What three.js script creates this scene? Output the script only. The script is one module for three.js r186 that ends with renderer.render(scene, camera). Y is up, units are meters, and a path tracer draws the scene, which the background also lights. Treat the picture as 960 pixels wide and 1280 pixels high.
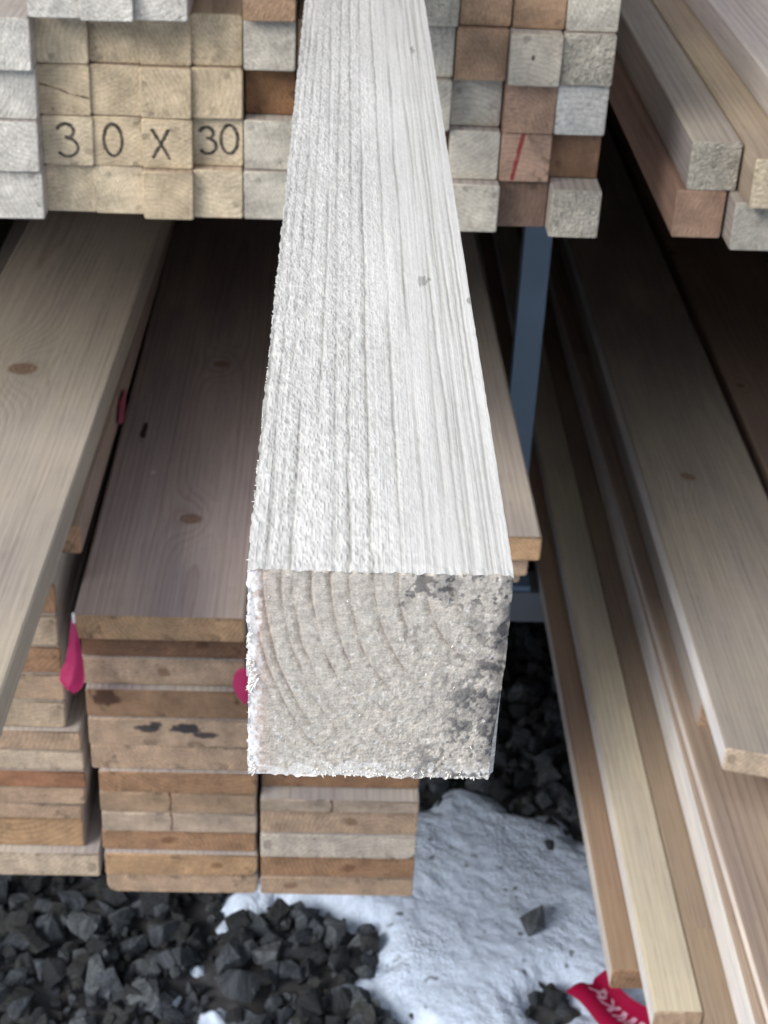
import * as THREE from 'three';
import { ConvexGeometry } from 'three/addons/geometries/ConvexGeometry.js';
import { mergeGeometries } from 'three/addons/utils/BufferGeometryUtils.js';

// ---------------------------------------------------------------- camera, sky, sun, exposure
const scene = new THREE.Scene();
const V3 = THREE.Vector3;
const EYE = new V3(0, 1.25, 0), FPX = 2000;            // focal length in pixels of the 960 x 1280 photograph
const camera = new THREE.PerspectiveCamera(2 * Math.atan(640 / FPX) * 180 / Math.PI, 960 / 1280, 0.02, 400);
{
  // directions of the world's axes in the picture (x right, y down, z into it), read from the vanishing points
  const F = new V3(-40, -1220, FPX).normalize();
  const X = new V3(1, 0.0262, 0.036); X.addScaledVector(F, -X.dot(F)).normalize();
  const D = new V3().crossVectors(F, X);
  const right = new V3(X.x, -D.x, -F.x), up = new V3(-X.y, D.y, F.y), back = new V3(-X.z, D.z, F.z);
  camera.quaternion.setFromRotationMatrix(new THREE.Matrix4().makeBasis(right, up, back));
  camera.position.copy(EYE);
  camera.focus = 0.34;
  camera.userData.fStop = 58;
}
scene.add(camera);

{ // overcast sky: even grey cloud, brighter towards the zenith
  const W = 128, H = 64, data = new Float32Array(W * H * 4);
  for (let j = 0; j < H; j++) for (let i = 0; i < W; i++) {
    const el = ((j + 0.5) / H - 0.5) * Math.PI, s = Math.max(0, Math.sin(el));
    const L = 0.62 * (1 + 2 * s) / 3 * 1.35, k = (j * W + i) * 4;
    data[k] = L * 0.90; data[k + 1] = L * 0.965; data[k + 2] = L * 1.06; data[k + 3] = 1;
  }
  const sky = new THREE.DataTexture(data, W, H, THREE.RGBAFormat, THREE.FloatType);
  sky.mapping = THREE.EquirectangularReflectionMapping; sky.minFilter = sky.magFilter = THREE.LinearFilter; sky.needsUpdate = true;
  scene.background = sky; scene.environment = sky;
}
const sun = new THREE.DirectionalLight(new THREE.Color(1.0, 0.97, 0.93), 1.5);
sun.position.set(-3.4, 3.3, 1.7); sun.target.position.set(0, 0.6, -0.8);
sun.castShadow = true; sun.shadow.radius = 60; sun.shadow.mapSize.set(2048, 2048);
Object.assign(sun.shadow.camera, { left: -4, right: 4, top: 4, bottom: -4, near: 0.1, far: 20 });
scene.add(sun, sun.target);

const renderer = new THREE.WebGLRenderer({ antialias: true });
renderer.setSize(768, 1024);
renderer.toneMapping = THREE.LinearToneMapping;
renderer.toneMappingExposure = 2.5;
renderer.shadowMap.enabled = true;

// ---------------------------------------------------------------- helpers
function rng(seed) { let a = (seed * 2654435761) >>> 0; return () => { a = (a + 0x6D2B79F5) | 0; let t = Math.imul(a ^ (a >>> 15), 1 | a); t = (t + Math.imul(t ^ (t >>> 7), 61 | t)) ^ t; return ((t ^ (t >>> 14)) >>> 0) / 4294967296; }; }
const LAT = new Float32Array(65536); { const r = rng(77); for (let i = 0; i < 65536; i++) LAT[i] = r() * 2 - 1; }
function n2(x, y) {                                     // value noise, -1 .. 1
  const xi = Math.floor(x), yi = Math.floor(y); let fx = x - xi, fy = y - yi; fx = fx * fx * (3 - 2 * fx); fy = fy * fy * (3 - 2 * fy);
  const x0 = xi & 255, x1 = (xi + 1) & 255, y0 = (yi & 255) << 8, y1 = ((yi + 1) & 255) << 8;
  const a = LAT[y0 + x0], b = LAT[y0 + x1], c = LAT[y1 + x0], d = LAT[y1 + x1];
  return a + (b - a) * fx + (c - a + (a - b - c + d) * fx) * fy;
}
const fbm = (x, y, o = 4) => { let s = 0, a = 0.5; for (let i = 0; i < o; i++) { s += a * n2(x, y); x = x * 2.03 + 17.3; y = y * 2.03 + 9.1; a *= 0.5; } return s; };
const clamp = (v, a = 0, b = 1) => v < a ? a : v > b ? b : v;
const sstep = (a, b, v) => { const t = clamp((v - a) / (b - a)); return t * t * (3 - 2 * t); };
const mix = (a, b, t) => a + (b - a) * t;
function tex(W, H, fn, srgb = true, wrap = THREE.RepeatWrapping) {
  const d = new Uint8Array(W * H * 4), c = [0, 0, 0];
  for (let j = 0; j < H; j++) for (let i = 0; i < W; i++) {
    fn((i + 0.5) / W, (j + 0.5) / H, c); const k = (j * W + i) * 4;
    d[k] = clamp(c[0]) * 255; d[k + 1] = clamp(c[1]) * 255; d[k + 2] = clamp(c[2]) * 255; d[k + 3] = 255;
  }
  const t = new THREE.DataTexture(d, W, H); t.magFilter = THREE.LinearFilter; t.minFilter = THREE.LinearMipmapLinearFilter; t.generateMipmaps = true;
  t.wrapS = t.wrapT = wrap; if (srgb) t.colorSpace = THREE.SRGBColorSpace; t.needsUpdate = true; return t;
}
const counts = {};
function numbered(name) { const n = counts[name] = (counts[name] ?? -1) + 1; return n ? `${name}_${String(n).padStart(3, '0')}` : name; }
function add(o, name, label, category, group, kind) {
  o.name = numbered(name); scene.add(o);
  if (label) o.userData.label = label; if (category) o.userData.category = category; if (group) o.userData.group = group; if (kind) o.userData.kind = kind;
  o.traverse((m) => { if (m.isMesh) m.castShadow = m.receiveShadow = true; });
  return o;
}
function ray(px, py) { return new V3(px - 480, 640 - py, -FPX).applyQuaternion(camera.quaternion); }
function onY(px, py, y) { const r = ray(px, py); return EYE.clone().addScaledVector(r, (y - EYE.y) / r.y); }
function onZ(px, py, z) { const r = ray(px, py); return EYE.clone().addScaledVector(r, z / r.z); }

// ---------------------------------------------------------------- wood
// sRGB tones of fresh softwood, early and late wood
function longTex(seed, { knots = [], W = 320, H = 2048, wide = 0.16, long = 1.6, early = [0.70, 0.665, 0.64], late = [0.58, 0.525, 0.49], spacing = 0.0042, cx = 0.01, depth = 0.03, marks = [] } = {}) {
  const o = seed * 13.7;
  return tex(W, H, (u, v, c) => {
    const x = (u - 0.5) * wide, s = v * long;
    let dep = depth + 0.010 * n2(s * 1.7 + o, x * 3 + o) + 0.0035 * n2(s * 7 + o, x * 14), k = 0, ring = 0, dark = 0;
    for (const [kx, ks, kr, ka = 1] of knots) {
      const dx = x - kx, ds = s - ks, e = (dx * dx) / (kr * kr * 5) + (ds * ds) / (kr * kr * 22);
      if (e < 6) dep += kr * 2.4 * Math.exp(-e);
      const q = Math.sqrt(dx * dx / (kr * kr) + ds * ds / (kr * kr * 0.72)) + 0.12 * n2(x * 900, s * 900);
      const m = 1 - sstep(0.8, 1.12, q); if (m > k) { k = m; ring = 0.5 + 0.5 * Math.sin(q * 17); dark = ka; }
      if (q > 0.9 && q < 1.35) k = Math.max(k, 0.35 * (1 - sstep(1.0, 1.35, q)));
    }
    const r = Math.hypot(x - cx, dep) / spacing + 0.10 * n2(x * 160 + o, s * 9), f = r - Math.floor(r);
    let l = Math.pow(f, 2.6) * (1 - sstep(0.93, 1, f)); l *= 0.55 + 0.45 * n2(Math.floor(r) * 3.7 + o, s * 0.8);
    const fib = n2(x * 2600 + o, s * 34) * 0.5 + n2(x * 900, s * 12 + o) * 0.5, blot = fbm(x * 22 + o, s * 7, 3);
    const pore = sstep(0.45, 0.8, n2(x * 1900 + o, s * 55 + 3)); const g = 1 + fib * 0.085 + blot * 0.13 - pore * 0.07;
    for (let i = 0; i < 3; i++) c[i] = mix(early[i], late[i], clamp(l)) * g;
    c[2] *= 1 - 0.05 * blot;
    if (k > 0) { const a = k * dark; c[0] = mix(c[0], mix(0.60, 0.40, ring), a * 0.75); c[1] = mix(c[1], mix(0.49, 0.31, ring), a * 0.75); c[2] = mix(c[2], mix(0.41, 0.25, ring), a * 0.75); }
    for (const [mx, ms, rx, rs, col, am = 0.9] of marks) {
      const q = Math.hypot((x - mx) / rx, (s - ms) / rs) + 0.3 * n2(x * 500, s * 260), m = (1 - sstep(0.7, 1.1, q)) * am;
      for (let i = 0; i < 3; i++) c[i] = mix(c[i], col[i], m);
    }
  });
}
// end grain of a w x h piece, pith at (px, py) in metres from its lower left corner
function endTex(seed, w, h, W, H, { px = w * 0.3, py = -0.02, spacing = 0.0028, early = [0.79, 0.765, 0.72], late = [0.69, 0.65, 0.59], rough = 0.5, strokes = null, ink = [0.16, 0.15, 0.15], lw = 0.00105, marks = [] } = {}) {
  const o = seed * 7.31;
  return tex(W, H, (u, v, c) => {
    const x = u * w, y = v * h;
    const r = (Math.hypot(x - px, y - py) + 0.0008 * n2(x * 120 + o, y * 120)) / spacing, f = r - Math.floor(r);
    let l = Math.pow(f, 2.2) * (1 - sstep(0.9, 1, f)) * 0.7;
    const saw = n2(x * 1100 + y * 160 + o, y * 130 - x * 30) * 0.6 + n2(x * 1400 + o, y * 1400) * 0.4;
    const fuzz = fbm(x * 700 + o, y * 700 + o, 3), blot = fbm(x * 90 + o, y * 90 - o, 3), dirt = sstep(0.34, 0.52, fbm(x * 110 - o * 3.1, y * 110 + o * 1.7, 4)) * (0.3 + 0.7 * sstep(0.4, 0.9, Math.max(Math.abs(u - 0.5), Math.abs(v - 0.5)) * 2));
    const nick = sstep(0.5, 0.8, n2(x * 340 + y * 210 + o, y * 900 - x * 300)); const g = 1 + saw * 0.045 * (0.6 + rough) + fuzz * 0.15 * rough + blot * 0.17 - dirt * 0.22 - nick * 0.05;
    for (let i = 0; i < 3; i++) c[i] = mix(early[i], late[i], clamp(l)) * g;
    for (const [mx, my, rx, ry, col, am = 0.85] of marks) {
      const q = Math.hypot((x - mx) / rx, (y - my) / ry) + 0.45 * fbm(x * 320 + o, y * 320, 3), m = (1 - sstep(0.6, 1.1, q)) * am;
      for (let i = 0; i < 3; i++) c[i] = mix(c[i], col[i], m);
    }
    if (strokes) {
      let d = 9;
      for (const s of strokes) for (let i = 0; i + 1 < s.length; i++) {
        const [ax, ay] = s[i], [bx, by] = s[i + 1], ex = bx - ax, ey = by - ay, t = clamp(((x - ax) * ex + (y - ay) * ey) / (ex * ex + ey * ey));
        d = Math.min(d, Math.hypot(x - ax - ex * t, y - ay - ey * t));
      }
      const m = (1 - sstep(lw * 0.7, lw * 1.25, d + 0.00030 * n2(x * 1800, y * 1800) + 0.00025 * n2(x * 260, y * 260))) * (0.80 + 0.2 * n2(x * 500, y * 500));
      for (let i = 0; i < 3; i++) c[i] = mix(c[i], ink[i], m);
    }
  });
}
const grainBump = tex(256, 1024, (u, v, c) => { const x = u * 0.16, s = v * 1.6; c[0] = c[1] = c[2] = 0.5 + 0.22 * n2(x * 2200, s * 26) + 0.18 * n2(x * 700, s * 60) + 0.15 * n2(x * 1500, s * 700); }, false);
const endBump = tex(256, 256, (u, v, c) => { c[0] = c[1] = c[2] = 0.5 + 0.35 * fbm(u * 46, v * 46, 3) + 0.22 * n2(u * 8 + v * 5, v * 44 - u * 22) + 0.2 * fbm(u * 14, v * 14, 2); }, false);
const furBump = tex(256, 256, (u, v, c) => { c[0] = c[1] = c[2] = 0.5 + 0.6 * fbm(u * 26 + 4 * fbm(u * 5, v * 5), v * 9, 3) + 0.25 * n2(u * 60, v * 30); }, false);

const LONG = [1, 2, 3, 4, 5, 6].map((k) => longTex(k, { W: 256, H: 1024, cx: (k % 3 - 1) * 0.025, depth: 0.015 + 0.014 * (k % 4), spacing: 0.0034 + 0.0006 * (k % 3),
  knots: [[(k % 2 ? -1 : 1) * 0.02, 0.5 + 0.13 * k, 0.008], [0.03, 0.25 + 0.07 * k, 0.005]] }));
const LIT_SIDE = longTex(9, { W: 128, H: 512, early: [0.90, 0.885, 0.87], late: [0.83, 0.80, 0.77] });  // very pale side faces: bright light from the left painted into the colour
function longMat(map, tint = 0xffffff, bump = 0.00025) { return new THREE.MeshStandardMaterial({ map, bumpMap: grainBump, bumpScale: bump, roughness: 0.78, color: tint }); }
function endMat(map, tint = 0xffffff, bump = 0.0005, bm = endBump) { return new THREE.MeshStandardMaterial({ map, bumpMap: bm, bumpScale: bump, roughness: 0.92, color: tint }); }

const three_ = (long, end, side = long) => [long, end, side];
// a sawn piece: base at y = 0, x centred, its front end at z = 0, running to z = -len. material 0 long faces, 1 ends.
function board(w, h, len, { r = 0.001, v0 = 0, u0 = 0, wide = 0.16, long = 1.6, slope = 0, bow = 0, segs = 1, round = null, endFlip = 0 } = {}) {
  const P = [], N = [], U = [], I = [[], [], []];
  const rr = round ?? [r, r, r, r];                     // chamfers: top left, top right, bottom right, bottom left
  const prof = []; // clockwise from the top's left, seen from the front
  const a = w / 2;
  const arc = (cx, cy, c, a0) => { const n = c > 0.003 ? 4 : 1; for (let i = 0; i <= n; i++) { const t = a0 - i / n * Math.PI / 2; prof.push([cx + c * Math.cos(t), cy + c * Math.sin(t)]); } };
  arc(-a + rr[0], h - rr[0], rr[0], Math.PI); arc(a - rr[1], h - rr[1], rr[1], Math.PI / 2); arc(a - rr[2], rr[2], rr[2], 0); arc(-a + rr[3], rr[3], rr[3], -Math.PI / 2);
  const n = prof.length, e = r * 0.7;
  const per = [0]; for (let i = 0; i < n; i++) { const p = prof[i], q = prof[(i + 1) % n]; per.push(per[i] + Math.hypot(q[0] - p[0], q[1] - p[1])); }
  const uOf = (i) => 0.5 + (per[i] - (a)) / wide + u0; // so that x = 0 of the top face is near u = 0.5
  const off = (z) => bow * 4 * (z / len) * (1 + z / len);
  const zf = (x) => slope * x;
  const stations = [[-e, 1]]; for (let k = 1; k <= segs; k++) stations.push([-e - (len - 2 * e) * k / segs, 1]);
  for (let i = 0; i < n; i++) {
    const p = prof[i], q = prof[(i + 1) % n], l = Math.hypot(q[0] - p[0], q[1] - p[1]) || 1;
    for (let k = 0; k + 1 < stations.length; k++) {
      const b = P.length / 3, z0 = stations[k][0], z1 = stations[k + 1][0];
      for (const [pt, ui, z] of [[p, i, z0], [q, i + 1, z0], [q, i + 1, z1], [p, i, z1]]) {
        P.push(pt[0] + off(z), pt[1], z + (z === -e ? zf(pt[0]) : 0)); N.push(-(q[1] - p[1]) / l, (q[0] - p[0]) / l, 0); U.push(uOf(ui), v0 - z / long);
      }
      I[Math.abs(q[0] - p[0]) > 0.3 * l ? 0 : 2].push(b, b + 1, b + 2, b, b + 2, b + 3);
    }
  }
  // end caps with a small rim
  for (const front of [true, false]) {
    const z1 = front ? 0 : -len, zr = front ? -e : -len + e, nz = front ? 1 : -1, b = P.length / 3;
    const ins = prof.map(([x, y]) => [x * (1 - 2 * e / w), h / 2 + (y - h / 2) * (1 - 2 * e / h)]);
    const dx = off(z1);
    const uvp = (x, y) => { let u = x / w + 0.5, v = y / h; if (endFlip & 1) u = 1 - u; if (endFlip & 2) v = 1 - v; if (endFlip & 4) { const t = u; u = v; v = t; } return [u, v]; };
    const push = (x, y, z, m) => { P.push(x + dx, y, z + (front ? zf(x) : 0)); N.push(...m); U.push(...uvp(x, y)); };
    push(0, h / 2, z1, [0, 0, nz]);
    for (const [x, y] of ins) push(x, y, z1, [0, 0, nz]);
    for (let i = 0; i < n; i++) { const i0 = b + 1 + i, i1 = b + 1 + (i + 1) % n; if (front) I[1].push(b, i1, i0); else I[1].push(b, i0, i1); }
    const b2 = P.length / 3;
    for (let i = 0; i < n; i++) { const l = Math.hypot(prof[i][0], prof[i][1] - h / 2) || 1, m = [prof[i][0] / l * 0.6, (prof[i][1] - h / 2) / l * 0.6, nz * 0.75]; push(...ins[i], z1, m); push(...prof[i], zr, m); }
    for (let i = 0; i < n; i++) { const p0 = b2 + 2 * i, p1 = b2 + 2 * ((i + 1) % n); if (front) I[1].push(p0, p1, p1 + 1, p0, p1 + 1, p0 + 1); else I[1].push(p0, p1 + 1, p1, p0, p0 + 1, p1 + 1); }
  }
  const g = new THREE.BufferGeometry();
  g.setAttribute('position', new THREE.Float32BufferAttribute(P, 3)); g.setAttribute('normal', new THREE.Float32BufferAttribute(N, 3)); g.setAttribute('uv', new THREE.Float32BufferAttribute(U, 2));
  g.setIndex([...I[0], ...I[1], ...I[2]]); g.addGroup(0, I[0].length, 0); g.addGroup(I[0].length, I[1].length, 1); g.addGroup(I[0].length + I[1].length, I[2].length, 2);
  return g;
}

// ---------------------------------------------------------------- ground, shed and rack
const groundTex = tex(512, 512, (u, v, c) => { const a = fbm(u * 40, v * 40, 4), b = n2(u * 200, v * 200); const g = 0.24 + 0.10 * a + 0.06 * b; c[0] = g; c[1] = g; c[2] = g * 1.03; });
groundTex.repeat.set(60, 60);
const ground = new THREE.Mesh(new THREE.PlaneGeometry(120, 120).rotateX(-Math.PI / 2), new THREE.MeshStandardMaterial({ map: groundTex, bumpMap: groundTex, bumpScale: 0.01, roughness: 0.95 }));
add(ground, 'ground', null, null, null, 'structure');

// where snow lies: outline traced on the ground, lumps and bare patches by noise
const snowEdge = [[255, 1118], [262, 1150], [290, 1178], [335, 1152], [400, 1150], [447, 1172], [452, 1205], [432, 1238], [470, 1268], [500, 1300], [530, 1400], [600, 1520], [720, 1590], [860, 1560], [960, 1460], [1060, 1330], [1090, 1200], [1000, 1060], [725, 1048], [690, 1012], [640, 1010], [600, 985], [560, 975], [525, 1002], [480, 1020], [380, 1070], [300, 1090]].map(([x, y]) => { const p = onY(x, y, 0); return [p.x, p.z]; });
const patches = [[246, 1214, 0.016], [212, 1252, 0.014], [268, 1276, 0.02], [236, 1290, 0.02]].map(([x, y, r]) => { const p = onY(x, y, 0); return [p.x, p.z, r]; });
const bare = [[690, 1268, 0.016]].map(([x, y, r]) => { const p = onY(x, y, 0); return [p.x, p.z, r]; });
function edgeDist(x, z) { // signed: > 0 inside
  let d = 1e9, inside = false;
  for (let i = 0, n = snowEdge.length, j = n - 1; i < n; j = i++) {
    const [ax, az] = snowEdge[i], [bx, bz] = snowEdge[j], ex = bx - ax, ez = bz - az, t = clamp(((x - ax) * ex + (z - az) * ez) / (ex * ex + ez * ez));
    d = Math.min(d, Math.hypot(x - ax - ex * t, z - az - ez * t));
    if ((az > z) !== (bz > z) && x < (bx - ax) * (z - az) / (bz - az) + ax) inside = !inside;
  }
  return inside ? d : -d;
}
function snowAt(x, z) { // snow height over the ground; below 0 where bare
  let d;
  if (z > -0.45) d = 0.35 * fbm(x * 0.9 + 3, z * 0.9 + 8, 3) + -0.03 + 0.06 * sstep(-0.9, -0.4, z);   // the open yard
  else d = edgeDist(x, z);
  for (const [px, pz, r] of patches) d = Math.max(d, r - Math.hypot(x - px, z - pz));
  for (const [px, pz, r] of bare) d = Math.min(d, Math.hypot(x - px, z - pz) - r);
  d += 0.024 * fbm(x * 30, z * 30, 4);
  return -0.010 + 0.030 * sstep(-0.018, 0.050, d) + (d > 0 ? 0.007 * fbm(x * 12 + 5, z * 12, 3) * sstep(0, 0.04, d) : 0) + 0.0022 * fbm(x * 120, z * 120, 3);
}
{
  const mk = (x0, x1, z0, z1, nx, nz) => {
    const g = new THREE.PlaneGeometry(1, 1, nx, nz), p = g.attributes.position, uv = g.attributes.uv;
    for (let i = 0; i < p.count; i++) { const x = mix(x0, x1, uv.getX(i)), z = mix(z0, z1, uv.getY(i)); p.setXYZ(i, x, snowAt(x, z), z); uv.setXY(i, x, z); }
    const ix = g.index.array; for (let i = 0; i < ix.length; i += 3) { const t = ix[i]; ix[i] = ix[i + 2]; ix[i + 2] = t; }
    g.computeVertexNormals(); return g;
  };
  const snowTex = tex(512, 512, (u, v, c) => { const a = fbm(u * 9, v * 9, 4), grit = sstep(0.44, 0.62, fbm(u * 40, v * 40, 3)), g = 0.91 + 0.07 * a + 0.05 * n2(u * 170, v * 170) - 0.40 * grit; c[0] = g * 0.90; c[1] = g * 0.96; c[2] = g * 1.05; });
  snowTex.repeat.set(2, 2);
  const snowBump = tex(512, 512, (u, v, c) => { c[0] = c[1] = c[2] = 0.5 + 0.4 * fbm(u * 50, v * 50, 3) + 0.35 * n2(u * 240, v * 240) * (0.5 + 0.5 * n2(u * 12, v * 12)); }, false); snowBump.repeat.set(2, 2);
  const m = new THREE.MeshStandardMaterial({ map: snowTex, bumpMap: snowBump, bumpScale: 0.0022, roughness: 0.85 });
  add(new THREE.Mesh(mk(-0.45, 0.75, -1.56, -0.45, 300, 270), m), 'snow', null, null, null, 'structure');
  add(new THREE.Mesh(mk(-6, 6, -0.45, 9, 160, 140), m), 'snow', null, null, null, 'structure');
}
{ // crushed stone
  const R = rng(5), shapes = [];
  for (let k = 0; k < 9; k++) {
    const pts = []; const ex = 0.85 + 0.5 * R(), ey = 0.55 + 0.35 * R(), ez = 0.75 + 0.3 * R();
    for (let i = 0; i < 15; i++) { const v = new V3(R() * 2 - 1, R() * 2 - 1, R() * 2 - 1).normalize().multiplyScalar(0.8 + 0.25 * R()); pts.push(new V3(v.x * ex, v.y * ey, v.z * ez)); }
    const g = new ConvexGeometry(pts), p = g.attributes.position, uv = []; for (let i = 0; i < p.count; i++) uv.push(p.getX(i) * 0.5 + p.getY(i) * 0.3, p.getZ(i) * 0.5 + p.getY(i) * 0.4);
    g.setAttribute('uv', new THREE.Float32BufferAttribute(uv, 2)); shapes.push(g);
  }
  const stoneTex = tex(256, 256, (u, v, c) => { const a = fbm(u * 18, v * 18, 4), b = fbm(u * 5, v * 5, 2), g = 0.40 + 0.2 * a + 0.10 * b + 0.28 * sstep(0.35, 0.55, fbm(u * 40 + 9, v * 40, 3)); c[0] = g * 0.96; c[1] = g; c[2] = g * 1.05; });
  const mats = [[0.56, 0.58, 0.60], [0.36, 0.37, 0.38], [0.78, 0.79, 0.79], [0.47, 0.46, 0.44], [0.62, 0.64, 0.67]].map(([r, g, b]) => new THREE.MeshStandardMaterial({ map: stoneTex, bumpMap: stoneTex, bumpScale: 0.004, roughness: 0.88, color: new THREE.Color().setRGB(r * r, g * g, b * b) }));
  const stones = [], small = [];
  const put = (x, z, s, y) => { const q = new THREE.Quaternion().setFromEuler(new THREE.Euler(R() * 6.3, R() * 6.3, R() * 6.3)); return { x, y, z, s, q, k: Math.floor(R() * 9), m: Math.floor(R() * 5), near: Math.hypot(x - 0.0, z + 1.15) }; };
  // a fine layer everywhere in sight, then larger stones on top where they show
  for (let i = 0; i < 22000; i++) { const x = -1.6 + 3.2 * R(), z = -3.6 + 3.1 * R(), s = 0.006 + 0.010 * R() * R(); small.push(put(x, z, s, s * 0.35)); }
  for (let i = 0; i < 8000; i++) {
    const x = -0.62 + 1.2 * R(), z = -2.2 + 1.25 * R(), s = 0.006 + 0.019 * Math.pow(R(), 2.2); const b = snowAt(x, z);
    if (b > -0.004 && R() > 0.006) continue;
    stones.push(put(x, z, s, s * 0.25 + 0.015 * R() + (b > 0.003 ? b : 0)));
  }
  stones.sort((a, b) => (b.s - b.near * 0.018) - (a.s - a.near * 0.018));
  const seen = stones.filter((t) => t.x > -0.40 && t.x < 0.30 && t.z > -1.30 && t.z < -0.98).slice(0, 300), rest = new Set(seen);
  for (const t of seen) { const m = new THREE.Mesh(shapes[t.k], mats[t.m]); m.name = numbered('stone'); m.position.set(t.x, t.y, t.z); m.quaternion.copy(t.q); m.scale.setScalar(t.s); m.castShadow = m.receiveShadow = true; ground.add(m); }
  const lots = [...small, ...stones.filter((t) => !rest.has(t))];
  const root = new THREE.Group(); const M4 = new THREE.Matrix4();
  for (let k = 0; k < 9; k++) {
    const mine = lots.filter((t) => t.k === k), im = new THREE.InstancedMesh(shapes[k], mats[k % 5], mine.length);
    mine.forEach((t, i) => im.setMatrixAt(i, M4.compose(new V3(t.x, t.y, t.z), t.q, new V3(t.s, t.s, t.s)))); im.name = 'loose_stones'; im.userData.kind = 'stuff'; root.add(im);
  }
  add(root, 'gravel', 'dark crushed stone gravel bedded under the timber rack', 'gravel', null, 'stuff');
}
const M = {
  sheet: new THREE.MeshStandardMaterial({ color: new THREE.Color().setRGB(0.27, 0.28, 0.29), roughness: 0.6, metalness: 0.3 }),
  ply: new THREE.MeshStandardMaterial({ color: new THREE.Color().setRGB(0.30, 0.23, 0.16), roughness: 0.85 }),
  steel: new THREE.MeshStandardMaterial({ color: new THREE.Color().setRGB(0.14, 0.145, 0.155), roughness: 0.55, metalness: 0.4 }),
  blue: new THREE.MeshStandardMaterial({ color: new THREE.Color().setRGB(0.14, 0.21, 0.30), roughness: 0.45, metalness: 0.1 }),
};
function box(w, h, d, x, y, z) { const g = new THREE.BoxGeometry(w, h, d); g.translate(x, y, z); return g; }
// shed: roof, back and side walls that keep the depth of the rack dark
// unseen wall added behind the camera to block low sky light
add(new THREE.Mesh(box(24, 3.6, 0.08, 0, 1.8, 4.6), M.sheet), 'added_shade_wall', 'added grey sheet metal wall behind the camera, blocking low sky light', 'wall');
add(new THREE.Mesh(box(7.4, 0.06, 3.3, 0, 2.43, -2.0), M.sheet), 'shed_roof', 'grey sheet metal roof over the timber rack', 'roof');
add(new THREE.Mesh(box(7.2, 2.4, 0.06, 0, 1.2, -3.55), M.sheet), 'back_wall', 'grey sheet metal wall behind the timber rack', 'wall');
for (const s of [-1, 1]) add(new THREE.Mesh(box(0.06, 2.4, 2.9, s * 3.5, 1.2, -2.0), M.sheet), 'side_wall', 'grey sheet metal wall closing the shed beside the timber rack', 'wall', 'shed end walls');
for (const [x, l] of [[-0.62, 'far left'], [0.72, 'far right']]) add(new THREE.Mesh(box(0.018, 2.3, 2.2, x, 1.15, -2.15), M.ply), 'added_shade_partition', x < 0 ? 'added plywood partition limiting side light, on the side of the marked battens' : 'added plywood partition limiting side light, beyond the stepped pile', 'partition');  // unseen panels added to keep side light out of the rack
const LOW = 0.3425, UPP = 0.899;                        // levels on which the lower and upper timber lies
{ // the rack: four posts and two pairs of crossbars
  const rack = new THREE.Group();
  const part = (n, g) => { const m = new THREE.Mesh(g, M.steel); m.name = n; rack.add(m); };
  for (const z of [-1.36, -3.0]) {
    for (const s of [-1, 1]) part('post', box(0.06, 1.6, 0.06, s * 0.56 + 0.05, 0.8, z));
    for (const y of [LOW, UPP]) part('crossbar', box(1.06, 0.0355, 0.04, 0.05, y - 0.0355 / 2, z));
  }
  add(rack, 'timber_rack', 'grey steel rack with crossbars carrying the stacked timber', 'rack');
}
{ // blue post
  const g = new THREE.Group(); const L = 1.255, post = new THREE.Mesh(box(0.025, L, 0.02, 0, L / 2, 0), M.blue); post.name = 'post_shaft';
  const foot = new THREE.Mesh(box(0.05, 0.006, 0.036, 0, 0.003, 0), M.blue); foot.name = 'foot_plate';
  g.add(post, foot); g.position.set(0.1835, LOW + 0.0002, -1.36);
  add(g, 'steel_post', 'blue painted steel post standing in the dark behind the white beam', 'post');
}

// ---------------------------------------------------------------- square battens on the upper level
const BW = 0.0293, BL = 2.6, R0 = rng(11);
const END = []; // end-grain variants
for (let k = 0; k < 14; k++) { const r = rng(100 + k); END.push(endTex(k + 1, 0.03, 0.03, 112, 112, { px: -0.02 + 0.07 * r(), py: -0.03 + 0.09 * r(), spacing: 0.0018 + 0.0016 * r(), rough: 0.4 + 0.6 * r() })); }
const TONE = { // tints over the wood textures, by look
  tan: ['tan', 0xefdfc6], cream: ['cream', 0xf9ecd6], white: ['whitish', 0xf6f8fb], grey: ['pale grey', 0xe8e6e1], brown: ['brown', 0xc4a68e], pink: ['pinkish brown', 0xcfae9b], rust: ['rust brown', 0xa88060], umber: ['umber brown', 0xa3826c], dark: ['dark brown', 0x90796e], red: ['red streaked', 0xd0b0a0], fuzzy: ['fuzzy pale', 0xece9e2],
};
const battenGeos = {};
function battenGeo(v) { return battenGeos[v] ??= board(BW, BW, BL, { r: 0.0009, v0: v * 0.13, u0: v * 0.21, endFlip: v % 8 }); }
function batten(x, y, z, tone, label, { yaw = 0, roll = 0, tex: t = null, group, fur = false, v = Math.floor(R0() * 16), longTint = null } = {}) {
  const [, tint] = TONE[tone];
  const lt = longTint ?? tint;
  const m = new THREE.Mesh(t ? (battenGeos.plain ??= board(BW, BW, BL, { r: 0.0009, u0: 0.3 })) : battenGeo(v), three_(longMat(LONG[v % 6], lt), endMat(t ?? END[Math.floor(R0() * 14)], tint, fur ? 0.0022 : 0.0006, fur ? furBump : endBump)));
  m.position.set(x, y, z); m.rotation.set(0, yaw, roll);
  return add(m, 'square_batten', label, 'batten', group);
}
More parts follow.
